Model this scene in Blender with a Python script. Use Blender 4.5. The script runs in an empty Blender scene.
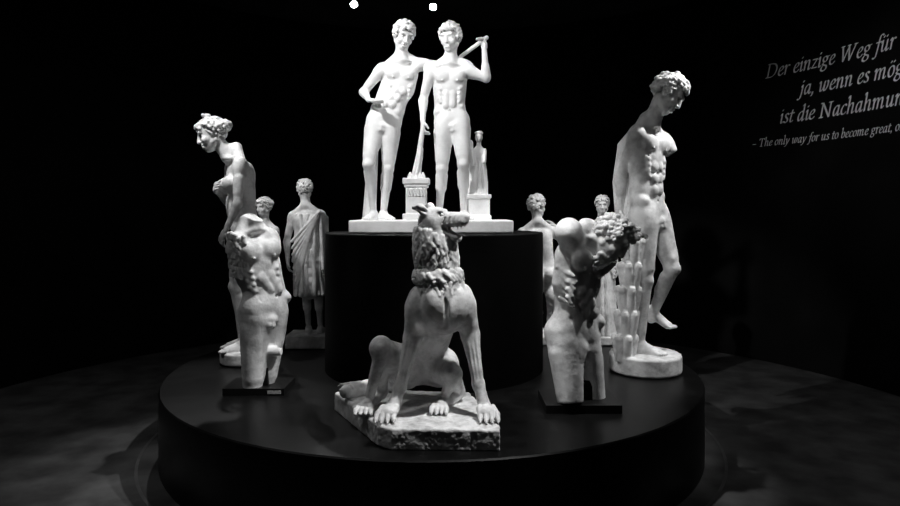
import bpy, math, random
import numpy as np
from mathutils import Vector

# ------------------------------------------------------------------ SDF kit
def V(*a): return np.array(a, float)
def N(v):
    v = np.array(v, float); return v/np.linalg.norm(v)
def lerp(a, b, t): return a+(b-a)*t
def frame(f, u):
    f = N(f); u = np.array(u, float); u = N(u-f*np.dot(u, f)); s = np.cross(u, f)
    return np.array([s, f, u])
ID = np.array([[1., 0, 0], [0, 1, 0], [0, 0, 1]])

class Field:
    def __init__(s, lo, hi, h):
        s.lo = np.array(lo, float); s.h = h
        n = np.ceil((np.array(hi, float)-s.lo)/h).astype(int)+1
        s.n = n; s.D = np.full(tuple(n), 50.0, np.float32)
        s.ax = [(s.lo[i]+np.arange(n[i])*h).astype(np.float32) for i in range(3)]
    def blk(s, lo, hi):
        sl = []
        for i in range(3):
            a = int(max(0, math.floor((lo[i]-s.lo[i])/s.h))); b = int(min(s.n[i], math.ceil((hi[i]-s.lo[i])/s.h)+1))
            if b <= a: return None
            sl.append(slice(a, b))
        X = s.ax[0][sl[0]][:, None, None]; Y = s.ax[1][sl[1]][None, :, None]; Z = s.ax[2][sl[2]][None, None, :]
        return tuple(sl), X, Y, Z
    def put(s, sl, d, k, sub):
        A = s.D[sl]
        if sub:
            d = -d; h = np.maximum(k-np.abs(A-d), 0)/k
            s.D[sl] = np.maximum(A, d)+h*h*k*.25
        else:
            h = np.maximum(k-np.abs(A-d), 0)/k
            s.D[sl] = np.minimum(A, d)-h*h*k*.25
    def rough(s, amp, sc, seed=0):
        rg = np.random.RandomState(seed); G = rg.rand(32, 32, 32).astype(np.float32)*2-1
        I = np.nonzero(np.abs(s.D) < 2.5)
        for a, c in ((amp, sc), (amp*.5, sc*.45)):
            q = [(s.ax[i][I[i]]/c+100) for i in range(3)]
            b = [np.floor(x).astype(int) for x in q]; f = [x-y for x, y in zip(q, b)]; f = [x*x*(3-2*x) for x in f]
            r = 0
            for i in (0, 1):
                for j in (0, 1):
                    for k in (0, 1):
                        w = (f[0] if i else 1-f[0])*(f[1] if j else 1-f[1])*(f[2] if k else 1-f[2])
                        r = r+w*G[(b[0]+i) % 32, (b[1]+j) % 32, (b[2]+k) % 32]
            s.D[I] += a*r

def cone(F, a, b, ra, rb=None, k=2., sub=False):
    if rb is None: rb = ra
    a = np.array(a, float); b = np.array(b, float); m = max(ra, rb)+k+3*F.h
    r = F.blk(np.minimum(a, b)-m, np.maximum(a, b)+m)
    if r is None: return
    sl, X, Y, Z = r; ba = b-a; L = max(float(np.dot(ba, ba)), 1e-6)
    px, py, pz = X-a[0], Y-a[1], Z-a[2]
    t = np.clip((px*ba[0]+py*ba[1]+pz*ba[2])/L, 0, 1)
    d = np.sqrt((px-ba[0]*t)**2+(py-ba[1]*t)**2+(pz-ba[2]*t)**2)-(ra+(rb-ra)*t)
    F.put(sl, d, k, sub)

def ell(F, c, r, fr=ID, k=2., sub=False):
    c = np.array(c, float); m = max(r)+k+3*F.h
    q = F.blk(c-m, c+m)
    if q is None: return
    sl, X, Y, Z = q; px, py, pz = X-c[0], Y-c[1], Z-c[2]
    k0 = 0; k1 = 0
    for i in range(3):
        l = (px*fr[i][0]+py*fr[i][1]+pz*fr[i][2])/r[i]
        k0 = k0+l*l; k1 = k1+(l/r[i])**2
    k0 = np.sqrt(k0); k1 = np.sqrt(k1)+1e-6
    F.put(sl, k0*(k0-1)/k1, k, sub)

def cut(F, p, n, m):
    """flat broken / sawn end: remove everything beyond plane (p,n) within distance m"""
    n = N(n); p = np.array(p, float)
    sl, X, Y, Z = F.blk(p-m, p+m)
    pl = (X-p[0])*n[0]+(Y-p[1])*n[1]+(Z-p[2])*n[2]
    r = np.sqrt((X-p[0])**2+(Y-p[1])**2+(Z-p[2])**2)-m*.9
    F.put(sl, np.maximum(-pl, r), .8, True)

def box(F, c, hf, rnd=1., k=1., rot=0.):
    c = np.array(c, float); m = max(hf)*1.45+k+3*F.h
    sl, X, Y, Z = F.blk(c-m, c+m)
    cs, sn = math.cos(rot), math.sin(rot)
    px, py, pz = X-c[0], Y-c[1], Z-c[2]
    qx = np.abs(px*cs+py*sn)-(hf[0]-rnd); qy = np.abs(-px*sn+py*cs)-(hf[1]-rnd); qz = np.abs(pz)-(hf[2]-rnd)
    d = np.sqrt(np.maximum(qx, 0)**2+np.maximum(qy, 0)**2+np.maximum(qz, 0)**2)+np.minimum(np.maximum(np.maximum(qx, qy), qz), 0)-rnd
    F.put(sl, d, k, False)

def disc(F, c, rx, ry, z0, z1, rnd=1., k=1., rough=0.):
    m = max(rx, ry)+4
    sl, X, Y, Z = F.blk(V(c[0]-m, c[1]-m, z0-4), V(c[0]+m, c[1]+m, z1+4))
    X = X-c[0]; Y = Y-c[1]
    q = (np.sqrt((X/rx)**2+(Y/ry)**2)-1)*min(rx, ry)
    w = np.abs(Z-(z0+z1)/2)-(z1-z0)/2+rnd; q = q+rnd
    d = np.sqrt(np.maximum(q, 0)**2+np.maximum(w, 0)**2)+np.minimum(np.maximum(q, w), 0)-rnd
    F.put(sl, d, k, False)

def prism(F, pts, z0, z1, rnd=2., k=1.):
    P = np.array(pts, float); lo = V(P[:, 0].min()-5, P[:, 1].min()-5, z0-5); hi = V(P[:, 0].max()+5, P[:, 1].max()+5, z1+5)
    sl, X, Y, Z = F.blk(lo, hi); d = None; n = len(P)
    for i in range(n):
        a = P[i]; b = P[(i+1) % n]; e = (b-a)/np.linalg.norm(b-a); nr = V(e[1], -e[0])
        w = (X-a[0])*nr[0]+(Y-a[1])*nr[1]
        d = w if d is None else np.maximum(d, w)
    q = d+rnd+0*Z
    w = np.abs(Z-(z0+z1)/2)-(z1-z0)/2+rnd
    F.put(sl, np.sqrt(np.maximum(q, 0)**2+np.maximum(w, 0)**2)+np.minimum(np.maximum(q, w), 0)-rnd, k, False)

def to_mesh(F, name, scale, mat):
    D = F.D; nx, ny, nz = D.shape
    D[0] = D[-1] = 5; D[:, 0] = D[:, -1] = 5; D[:, :, 0] = D[:, :, -1] = 5
    I = D < 0; c = np.zeros((nx-1, ny-1, nz-1), np.uint8)
    for i in (0, 1):
        for j in (0, 1):
            for k in (0, 1): c += I[i:nx-1+i, j:ny-1+j, k:nz-1+k]
    act = (c > 0) & (c < 8); ai, aj, ak = np.nonzero(act); n = len(ai)
    idx = np.full(act.shape, -1, np.int32); idx[act] = np.arange(n)
    pos = np.zeros((n, 3)); cnt = np.zeros(n)
    for ax in range(3):
        o = [q for q in range(3) if q != ax]
        for u in (0, 1):
            for v in (0, 1):
                a = [0, 0, 0]; a[o[0]] = u; a[o[1]] = v; b = list(a); b[ax] = 1
                d0 = D[ai+a[0], aj+a[1], ak+a[2]]; d1 = D[ai+b[0], aj+b[1], ak+b[2]]
                m = (d0 < 0) != (d1 < 0); t = d0[m]/(d0[m]-d1[m])
                p = np.tile(np.array(a, float), (m.sum(), 1)); p[:, ax] = t
                pos[m] += p; cnt[m] += 1
    pos /= cnt[:, None]
    co = (F.lo+(np.stack([ai, aj, ak], 1)+pos)*F.h)*scale
    quads = []
    for ax in range(3):
        p, q = (ax+1) % 3, (ax+2) % 3
        s0 = [None]*3; s1 = [None]*3
        s0[ax] = slice(0, -1); s1[ax] = slice(1, None)
        for o in (p, q): s0[o] = s1[o] = slice(1, -1)
        A = I[tuple(s0)]; B = I[tuple(s1)]
        w = np.nonzero(A != B); fl = A[w]
        b = [w[0].copy(), w[1].copy(), w[2].copy()]; b[p] += 1; b[q] += 1
        def g(dp, dq):
            t = [b[0], b[1], b[2]]; t[p] = t[p]+dp; t[q] = t[q]+dq
            return idx[t[0], t[1], t[2]]
        Q = np.stack([g(-1, -1), g(0, -1), g(0, 0), g(-1, 0)], 1)
        Q[~fl] = Q[~fl][:, ::-1]; quads.append(Q)
    Q = np.concatenate(quads).astype(np.int32); nf = len(Q)
    me = bpy.data.meshes.new(name); me.vertices.add(n); me.vertices.foreach_set('co', co.astype(np.float32).ravel())
    me.loops.add(nf*4); me.loops.foreach_set('vertex_index', Q.ravel()); me.polygons.add(nf)
    me.polygons.foreach_set('loop_start', np.arange(0, nf*4, 4, dtype=np.int32))
    try: me.polygons.foreach_set('loop_total', np.full(nf, 4, np.int32))
    except Exception: pass
    me.update(calc_edges=True); me.validate(); me.shade_smooth()
    me.materials.append(mat)
    ob = bpy.data.objects.new(name, me); bpy.context.collection.objects.link(ob)
    return ob

# ------------------------------------------------------------------ anatomy
def hand(F, U, wr, d, n, curl=.6, spread=1.):
    d = N(d); n = np.array(n, float); n = N(n-d*np.dot(n, d)); s = np.cross(d, n)
    ell(F, wr+d*5*U, (5.6*U, 4.0*U, 2.0*U), np.array([d, s, n]), k=1.5*U)
    L = [4.2, 5.0, 4.8, 3.8]
    for i in range(4):
        o = (-3.0+2.05*i)*U*spread
        b = wr+d*9*U+s*o; c1 = curl*.7; c2 = curl*1.7
        m = b+(d*math.cos(c1)+n*math.sin(c1))*L[i]*1.0*U
        e = m+(d*math.cos(c2)+n*math.sin(c2))*L[i]*.95*U
        cone(F, b, m, 1.15*U, 1.05*U, k=.5*U); cone(F, m, e, 1.05*U, .85*U, k=.4*U)
    b = wr+d*2.5*U+s*3.2*U; m = b+(d*.65+s*.65+n*.4)*4.5*U; e = m+(d*.85+s*.15+n*.5)*4*U
    cone(F, b, m, 1.6*U, 1.3*U, k=.9*U); cone(F, m, e, 1.25*U, .95*U, k=.4*U)

def arm(F, U, sh, el, wr=None, hd=None, hn=(0, 0, -1), curl=.6, stump=1., fem=False):
    q = .86 if fem else 1.
    dd = N(el-sh)
    ell(F, sh+dd*3*U, (6.3*U*q, 6.3*U*q, 8.6*U*q), frame(V(.1, -1, .05), -dd+V(.001, 0, .001)) if abs(dd[1]) < .95 else ID, k=3.5*U)
    e2 = lerp(sh, el, stump)
    cone(F, sh, e2, 5.4*U*q, lerp(5.4, 4.1, stump)*U*q, k=3.*U)
    if stump < 1: cut(F, e2+dd*2.2*U, dd, 9*U)
    if stump > .8:
        cone(F, lerp(sh, el, .38)+V(0, -1.2, 0)*U, lerp(sh, el, .72)+V(0, -1.2, 0)*U, 4.6*U*q, 3.9*U*q, k=1.8*U)
    if wr is not None:
        cone(F, el, wr, 4.1*U*q, 2.5*U*q, k=1.6*U); cone(F, lerp(el, wr, .1), lerp(el, wr, .42), 4.8*U*q, 3.6*U*q, k=2.*U)
        if hd is not None: hand(F, U*.95, wr, hd, hn, curl)

def foot(F, U, an, td, lift=0.):
    td = V(td[0], td[1], 0.); td = N(td); s = V(-td[1], td[0], 0); sole = an[2]-6.2*U
    g = lambda a, b, c: V(an[0], an[1], 0)+td*a*U+s*b*U+V(0, 0, sole+c*U)
    ell(F, g(-3, 0, 3.2+lift), (3.6*U, 3.4*U, 3.3*U), k=2*U)
    cone(F, an, g(-2, 0, 4+lift), 3.4*U, 3.3*U, k=2*U)
    cone(F, g(0, 0, 6+lift*.8), g(12, 0, 2.6), 3.4*U, 2.4*U, k=2*U)
    cone(F, g(-3, -.6, 2.6+lift), g(13, -2.2, 2.0), 3.*U, 2.0*U, k=2*U)
    cone(F, g(-3, .6, 2.6+lift), g(13.5, 2.2, 2.1), 3.*U, 2.1*U, k=2*U)
    for i in range(5):
        o = -3.9+1.95*i; l = 18.2-abs(i-3)*.9
        cone(F, g(13, o*.9, 1.9), g(l, o, 1.3), 1.25*U, 1.15*U, k=.6*U)

def leg(F, U, hip, kn, an=None, td=(0, -1, 0), kf=(0, -1, 0), lift=0., fem=False, stump=1., w=1.):
    kf = N(kf); q = (1.06 if fem else 1.)*w
    ax = N(kn-hip); sd = N(np.cross(ax, kf))
    k2 = lerp(hip, kn, stump)
    cone(F, hip, k2, 9.6*U*q, lerp(9.6*q, 5.5*w, stump)*U, k=5*U)
    cone(F, lerp(hip, kn, .1)+kf*2.2*U, lerp(hip, kn, min(.78, stump))+kf*1.6*U, 7.8*U*q, 4.9*U*w, k=3*U)
    cone(F, lerp(hip, kn, .2)-kf*2*U, lerp(hip, kn, min(.75, stump*.9))-kf*1.2*U, 7.2*U*q, 4.7*U*w, k=4*U)
    for s_ in (-1, 1): cone(F, lerp(hip, kn, .2)+kf*1.*U+sd*s_*4.*U, lerp(hip, kn, min(.8, stump*.9))+kf*1.6*U+sd*s_*2.4*U, 5.6*U*q, 3.6*U*w, k=1.8*U)
    if stump < 1: cut(F, k2+ax*2.5*U, ax, 16*U); return
    for s_ in (-1, 1):   # vastus heads above the knee
        ell(F, lerp(hip, kn, .84)+kf*2.6*U+sd*s_*3.1*U, (2.6*U, 2.6*U, 4.4*U), k=1.6*U)
    if an is None: return
    ell(F, kn+kf*3.4*U, (2.7*U, 2.3*U, 3.2*U), k=1.8*U)
    cone(F, kn, an, 4.9*U*w, 2.9*U, k=3*U)
    ax2 = N(an-kn)
    for s_ in (-1, 1):
        cone(F, lerp(kn, an, .16)-kf*2.0*U+sd*s_*1.9*U, lerp(kn, an, .42)-kf*2.1*U+sd*s_*1.9*U, 4.1*U*w, 3.5*U*w, k=2.2*U)
    cone(F, lerp(kn, an, .42)-kf*1.9*U, lerp(kn, an, .85)-kf*1.2*U, 3.4*U*w, 1.9*U, k=3*U)
    cone(F, lerp(kn, an, .1)+kf*1.8*U, lerp(kn, an, .8)+kf*.6*U, 3.*U, 2.0*U, k=1.8*U)
    for s_ in (-1, 1): ell(F, an+sd*s_*2.5*U, (1.5*U, 1.5*U, 1.5*U), k=1.2*U)
    foot(F, U, an, td, lift)

def torso(F, U, neck, sa, sb, ha, hb, tf, fem=False, soft=1.):
    pm = (ha+hb)/2; up = N(neck-pm)
    sd = N(sb-sa); f = np.cross(sd, up); f = N(f)*(1 if np.dot(f, tf) > 0 else -1); S = N(np.cross(up, f))
    if np.dot(S, sd) < 0: S = -S
    sup = N(np.cross(sd, f)); sup = sup*(1 if np.dot(sup, up) > 0 else -1)   # chest tilts with the shoulder line
    up2 = N(up+sup); S2 = N(S+sd)
    fr = np.array([S2, f, up2])
    pd = N(hb-ha); pup = N(np.cross(np.cross(pd, up), pd)); f2 = np.cross(pd, pup); f2 = N(f2)*(1 if np.dot(f2, tf) > 0 else -1)
    fp = np.array([pd, f2, pup])
    w = .9 if fem else 1.; K = soft
    sm = (sa+sb)/2
    P = lambda a, b, c: neck*.5+(sm+up*5*U)*.5+(S2*a+f*b+up2*c)*U
    Q = lambda a, b, c: pm+(pd*a+f2*b+pup*c)*U
    ell(F, P(0, -1.5, -24), (14.*U*w, 10.4*U*w, 19*U), fr, k=3*U)
    ell(F, P(0, -2.5, -12), (14.5*U*w, 8.2*U*w, 9.5*U), fr, k=4*U)
    mid = lerp(P(0, 0, -38), Q(0, 0, 6), .5)
    ell(F, mid, ((11.6 if fem else 12.6)*U, 8.8*U, 19*U), fr, k=5*U)
    ell(F, Q(0, -.5, 4), ((16.4 if fem else 14.8)*U, 10*U, 10.5*U), fp, k=5*U)
    for s_, sh in ((-1, sa), (1, sb)):
        cone(F, P(s_*2.5, -3.5, 6), sh+up*1*U-f*1*U-S*s_*2*U, 4.6*U*w, 4.8*U*w, k=5*U)
        cone(F, P(s_*8.2, -4, -14), Q(s_*8, -2, 12), 8.0*U*w, 7.*U*w, k=5*U)
        cone(F, P(s_*11.6, -2.5, -12), P(s_*9.8, -3, -30), 5.2*U*w, 4.*U*w, k=4*U)
        cone(F, P(s_*1.5, 5.5, 0), lerp(P(s_*9, 1, 1.5), sh, .45), 1.1*U, 1.1*U, k=1.8*U)
        ell(F, P(s_*6.5, -8.6, -14), (5.5*U, 3*U, 7.5*U), fr, k=3*U)
        if fem:
            ell(F, P(s_*6.8, 6.6, -20), (6.4*U, 6*U, 6.4*U), fr, k=2.4*U)
            ell(F, P(s_*7.2, 12.4, -20.5), (.9*U, .9*U, .9*U), fr, k=.8*U)
        else:
            ell(F, P(s_*7.0, 5.8, -14.5), (7.8*U, 4.4*U, 6.8*U), fr, k=1.5*K*U)
            cone(F, P(s_*10, 5.4, -12.5), lerp(P(s_*13, 2, -8), sh, .6), 4.2*U, 3.6*U, k=2.2*U)
            ell(F, P(s_*7.6, 9.9, -18.5), (.9*U, .7*U, .9*U), fr, k=.6*U)
            cone(F, P(s_*2.5, 11.2, -22.8), P(s_*12, 8.2, -20.5), .9*U, .8*U, k=1.7*K*U, sub=True)     # under the chest
            cone(F, P(s_*1.5, 11.4, -27), P(s_*8.5, 9.5, -37), .8*U, .8*U, k=1.8*K*U, sub=True)        # rib arch
            cone(F, P(s_*7.4, 10.4, -35), Q(s_*7.6, 9.8, 14), .8*U, .8*U, k=2.2*K*U, sub=True)         # outer edge of the belly
            for i in range(4):
                cone(F, P(s_*(12.-.4*i), 3.5+.6*i, -24-4.2*i), P(s_*(9.6-.3*i), 7.3, -27-4.2*i), 1.4*U, 1.0*U, k=2.2*K*U)
        for i in range(3):
            zz = lerp(P(s_*3.3, 7.9-.2*i, -32), Q(s_*3.3, 8.7, 14), i/2.6)
            ell(F, zz, (3.2*U, 2.*U, 3.7*U), fr, k=(2.8 if fem else 1.5*K)*U)
        ell(F, Q(s_*11., .5, 13), (4.8*U, 7.*U, 4.6*U), fp, k=(3.5 if fem else 1.8*K)*U)
        ell(F, Q(s_*7, -6.2, -1), (7.8*U, 7.2*U, 8.6*U), fp, k=2.2*U)
        cone(F, Q(s_*13.5, 8.0, 8.5), Q(s_*3.5, 11.2, -3.5), 1.1*U, 1.1*U, k=1.6*U, sub=True)
    cone(F, P(0, 11.2, -10), P(0, 11., -26), 1.2*U, 1.*U, k=1.8*U, sub=True)
    cone(F, P(0, 11.2, -30), Q(0, 11.4, 12), .9*U, .8*U, k=1.6*U, sub=True)
    cone(F, Q(0, 12, 11), Q(0, 8.5, 11), .9*U, .7*U, k=1*U, sub=True)
    cone(F, P(0, -13.6, -8), Q(0, -11.5, 10), 1.2*U, 1.2*U, k=3*U, sub=True)
    if not fem:
        ell(F, Q(0, 9.3, -4.5), (3.8*U, 2.8*U, 3.2*U), fp, k=2*U)
        cone(F, Q(0, 10.9, -4.5), Q(0, 11.4, -8.6), 1.4*U, 1.1*U, k=.8*U)
        for s_ in (-1, 1): ell(F, Q(s_*1.5, 10, -8.), (1.6*U, 1.6*U, 2.1*U), fp, k=.7*U)
    else:
        ell(F, Q(0, 6.5, -4), (5*U, 4*U, 5*U), fp, k=2*U)
    return P, Q

def fib(n):
    i = np.arange(n)+.5; ph = np.arccos(1-2*i/n); th = math.pi*(1+5**.5)*i
    return np.stack([np.cos(th)*np.sin(ph), np.sin(th)*np.sin(ph), np.cos(ph)], 1)

def head(F, U, c, f, u=(0, 0, 1), neck=None, hair='curl', seed=0, beard=False, bun=False, wreath=False):
    fr = frame(f, u); S, Fw, Up = fr; rnd = random.Random(seed)
    P = lambda a, b, d: c+U*(S*a+Fw*b+Up*d)
    if neck is not None:
        cone(F, P(0, -2.5, -5), neck-V(0, 0, 2)*U, 5.6*U, 6.4*U, k=3.5*U)
        for s_ in (-1, 1): cone(F, P(s_*6, -3, -5), neck+V(0, 0, -1)*U, 1.8*U, 1.5*U, k=2.*U)
    ell(F, P(0, -1.8, 4), (8.4*U, 10.6*U, 9.4*U), fr, k=1)
    ell(F, P(0, 2.8, -3), (7.*U, 7.2*U, 9.8*U), fr, k=2*U)
    ell(F, P(0, 5.6, -10.3), (3.8*U, 3.6*U, 3*U), fr, k=2*U)
    cone(F, P(-6, -1, -6), P(-2, 6, -10), 2.4*U, 2.*U, k=2*U); cone(F, P(6, -1, -6), P(2, 6, -10), 2.4*U, 2.*U, k=2*U)
    cone(F, P(-4.6, 8.2, 3.6), P(4.6, 8.2, 3.6), 1.7*U, k=1.6*U)
    for s_ in (-1, 1):
        ell(F, P(s_*3.5, 10.6, .9), (2.7*U, 2.6*U, 1.8*U), fr, k=.8*U, sub=True)
        ell(F, P(s_*3.5, 7.4, .8), (2.1*U, 1.5*U, 1.2*U), fr, k=.3*U)
        ell(F, P(s_*4.6, 6.4, -3.2), (2.6*U, 2.6*U, 2.6*U), fr, k=2*U)
        ell(F, P(s_*7.7, -.5, -.5), (1.3*U, 2.2*U, 3.4*U), fr, k=.7*U)
    cone(F, P(0, 9.4, 2.6), P(0, 11.6, -3.2), 1.0*U, 1.3*U, k=1*U)
    cone(F, P(-1.4, 10.6, -3.4), P(1.4, 10.6, -3.4), 1.0*U, k=.7*U)
    cone(F, P(-2.3, 9.6, -6.1), P(2.3, 9.6, -6.1), .95*U, k=.5*U)
    cone(F, P(-2., 9.5, -8.2), P(2., 9.5, -8.2), 1.05*U, k=.5*U)
    cone(F, P(-3., 10.8, -7.15), P(3., 10.8, -7.15), .5*U, k=.5*U, sub=True)
    if hair:
        R = (9.8, 11.8, 10.8) if hair == 'curl' else (9.2, 11.3, 10.2)
        for a, b, d in fib(190 if hair == 'curl' else 150):
            if b > .42 and d < .42: continue
            if d < -.35 and b > -.3: continue
            if d < -.75: continue
            j = .92+.15*rnd.random()
            p = P(a*R[0]*j, -1.8+b*R[1]*j, 3.8+d*R[2]*j)
            if hair == 'curl':
                r = (1.7+.8*rnd.random())*U
                ell(F, p, (r, r, r), k=.35*U)
                q = p+V(rnd.uniform(-1, 1), rnd.uniform(-1, 1), rnd.uniform(-1, 1))*1.5*U
                cone(F, p, q, r*.8, r*.6, k=.3*U)
                nn = N(p-c); ell(F, p+nn*r, (.8*U, .8*U, .8*U), k=.3*U, sub=True)
            else:
                t = N(np.cross(Fw*.3+Up, N(p-c))); t = N(np.cross(N(p-c), t)+.4*rnd.uniform(-1, 1)*t)
                cone(F, p-t*2.6*U, p+t*2.6*U, 1.3*U, .9*U, k=.35*U)
    if wreath:
        for i in range(26):
            a = i/26*2*math.pi
            cone(F, P(9.4*math.cos(a), -1.+11.2*math.sin(a), 7+1.5*math.sin(a)), P(10.1*math.cos(a+.22), -1+11.9*math.sin(a+.22), 9+1.5*math.sin(a)), 1.2*U, .8*U, k=.4*U)
    if bun:
        ell(F, P(0, -13, 4), (5.4*U, 4.6*U, 5*U), fr, k=1.2*U)
        for i in range(10):
            a = i*.628; cone(F, P(4*math.cos(a), -15, 4+4*math.sin(a)), P(1.5*math.cos(a+.9), -18, 4+1.5*math.sin(a+.9)), 1.4*U, 1.1*U, k=.4*U)
        for s_ in (-1, 1):
            for i in range(7): cone(F, P(s_*(3+i), 8.8-2.7*i, 9.6-.9*i), P(s_*(4.2+i*.9), 6-2.7*i, 10.6-1.*i), 2*U, 1.7*U, k=.5*U)
    if beard:
        for i in range(80):
            a = rnd.uniform(-1, 1); d = rnd.uniform(-16, -6)
            p = P(a*6.8*(1-.25*(abs(d)-6)/9), 8.8-5*a*a-.1*abs(d), d)
            q = p+U*(S*rnd.uniform(-1.5, 1.5)-Up*2.5)
            cone(F, p, q, 1.8*U, 1.0*U, k=.4*U)

def drape(F, ct, cb, rt, rb, n, r0, r1, k, seed=0, sway=2., a0=0, a1=2*math.pi):
    """hanging cloth: filled core plus n tubular folds"""
    rnd = random.Random(seed)
    for i in range(5):
        t0, t1 = i/5, (i+1)/5
        c0, c1 = lerp(ct, cb, t0), lerp(ct, cb, t1)
        ell(F, (c0+c1)/2, (lerp(rt[0], rb[0], t0+.1), lerp(rt[1], rb[1], t0+.1), np.linalg.norm(c1-c0)*1.15), k=k*2)
    for i in range(n):
        a = a0+(a1-a0)*(i+rnd.uniform(-.25, .25))/n; prev = None; sw = rnd.uniform(-sway, sway)
        j = rnd.uniform(.96, 1.1)
        for t in (0, .33, .66, 1.):
            c = lerp(ct, cb, t); p = c+V(math.cos(a)*lerp(rt[0], rb[0], t)*j+sw*math.sin(t*3), math.sin(a)*lerp(rt[1], rb[1], t)*j, 0)
            if prev is not None: cone(F, prev, p, lerp(r0, r1, t-.33), lerp(r0, r1, t), k=k)
            prev = p

# ------------------------------------------------------------------ materials
def mat_new(name):
    m = bpy.data.materials.new(name); m.use_nodes = True
    return m, m.node_tree, m.node_tree.nodes['Principled BSDF']
def marble(name, c0, c1, scale=6., rough=.55, bump=.25):
    m, nt, b = mat_new(name)
    tc = nt.nodes.new('ShaderNodeTexCoord'); n1 = nt.nodes.new('ShaderNodeTexNoise'); n1.inputs['Scale'].default_value = scale; n1.inputs['Detail'].default_value = 8; n1.inputs['Roughness'].default_value = .65
    r = nt.nodes.new('ShaderNodeValToRGB'); r.color_ramp.elements[0].position = .34; r.color_ramp.elements[1].position = .58
    r.color_ramp.elements[0].color = (c0, c0, c0, 1); r.color_ramp.elements[1].color = (c1, c1, c1, 1)
    n2 = nt.nodes.new('ShaderNodeTexNoise'); n2.inputs['Scale'].default_value = 60; n2.inputs['Detail'].default_value = 5
    bp = nt.nodes.new('ShaderNodeBump'); bp.inputs['Strength'].default_value = bump; bp.inputs['Distance'].default_value = .005
    L = nt.links.new
    L(tc.outputs['Object'], n1.inputs['Vector']); L(tc.outputs['Object'], n2.inputs['Vector']); L(n1.outputs[0], r.inputs[0]); L(r.outputs[0], b.inputs['Base Color'])
    L(n2.outputs[0], bp.inputs['Height']); L(bp.outputs[0], b.inputs['Normal'])
    b.inputs['Roughness'].default_value = rough; b.inputs['Specular IOR Level'].default_value = .35
    return m
def plain(name, c, rough=.5, noise=0., scale=20., spec=.4, bump=0.):
    m, nt, b = mat_new(name)
    tc = nt.nodes.new('ShaderNodeTexCoord'); n1 = nt.nodes.new('ShaderNodeTexNoise'); n1.inputs['Scale'].default_value = scale; n1.inputs['Detail'].default_value = 6
    r = nt.nodes.new('ShaderNodeValToRGB'); r.color_ramp.elements[0].position = .35; r.color_ramp.elements[1].position = .65
    a, d = c*(1-noise), c*(1+noise); r.color_ramp.elements[0].color = (a, a, a, 1); r.color_ramp.elements[1].color = (d, d, d, 1)
    nt.links.new(tc.outputs['Object'], n1.inputs['Vector']); nt.links.new(n1.outputs[0], r.inputs[0]); nt.links.new(r.outputs[0], b.inputs['Base Color'])
    if bump:
        bp = nt.nodes.new('ShaderNodeBump'); bp.inputs['Strength'].default_value = bump; bp.inputs['Distance'].default_value = .003
        nt.links.new(n1.outputs[0], bp.inputs['Height']); nt.links.new(bp.outputs[0], b.inputs['Normal'])
    b.inputs['Roughness'].default_value = rough; b.inputs['Specular IOR Level'].default_value = spec
    return m
def glow(name, e):
    m, nt, b = mat_new(name); b.inputs['Emission Color'].default_value = (1, 1, 1, 1); b.inputs['Emission Strength'].default_value = e
    b.inputs['Base Color'].default_value = (.8, .8, .8, 1); return m

M_white = marble('white_plaster', .72, .86, 7, .6, .15)
M_marb = marble('weathered_marble', .46, .8, 9, .5, .4)
M_dog = marble('stained_marble', .42, .84, 10, .48, .4)
M_plat = plain('black_lacquer_platform', .003, .36, .5, 9, .2)
M_ped = plain('black_pedestal', .001, .6, .3, 9, .05)
M_wall = plain('dark_wall', .006, .75, .3, 2, .06)
M_ceil = plain('dark_ceiling', .04, .8, .3, 2, .1)
M_floor = plain('dark_carpet', .048, .85, .4, 3.5, .12, .3)
M_ring = plain('floor_ring', .058, .6, .3, 5, .15)
M_metal = plain('black_metal', .005, .45, .2, 30, .3)
M_text = plain('wall_lettering', .85, .6, .02, 5, .2)
M_label = plain('label_card', .35, .6, .4, 60, .2)
M_lens = glow('lamp_lens', 60)

# ------------------------------------------------------------------ room
CX, CY, RW, HC = -.125, 5.2, 4.4, 4.4
def mesh_obj(name, vs, fs, mat, smooth=False):
    me = bpy.data.meshes.new(name); me.from_pydata(vs, [], fs); me.update(); me.materials.append(mat)
    if smooth: me.shade_smooth()
    o = bpy.data.objects.new(name, me); bpy.context.collection.objects.link(o); return o
def empty(name, loc=(0, 0, 0)):
    e = bpy.data.objects.new(name, None); e.location = loc; bpy.context.collection.objects.link(e); return e
def lathe(name, prof, mat, loc, seg=160):
    vs = []; fs = []; n = len(prof)
    for i in range(seg):
        a = 2*math.pi*i/seg
        for r, z in prof: vs.append((r*math.cos(a), r*math.sin(a), z))
    for i in range(seg):
        for j in range(n-1):
            fs.append((i*n+j, ((i+1) % seg)*n+j, ((i+1) % seg)*n+j+1, i*n+j+1))
    vs.append((0, 0, prof[0][1])); vs.append((0, 0, prof[-1][1]))
    for i in range(seg):
        fs.append((len(vs)-2, ((i+1) % seg)*n, i*n)); fs.append((len(vs)-1, i*n+n-1, ((i+1) % seg)*n+n-1))
    o = mesh_obj(name, vs, fs, mat, True); o.location = loc
    md = o.modifiers.new('es', 'EDGE_SPLIT'); md.split_angle = math.radians(35)
    return o
YB = -2.0
mesh_obj('floor', [(-5.2, YB-.3, 0), (5, YB-.3, 0), (5, 10.2, 0), (-5.2, 10.2, 0)], [(0, 1, 2, 3)], M_floor)
mesh_obj('ceiling', [(-5.2, YB-.3, HC), (5, YB-.3, HC), (5, 10.2, HC), (-5.2, 10.2, HC)], [(3, 2, 1, 0)], M_ceil)
vs = []; fs = []
for i in range(97):
    a = math.pi*i/96
    for r in (RW, RW+.15):
        for z in (0, HC): vs.append((CX+r*math.cos(a), CY+r*math.sin(a), z))
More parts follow.
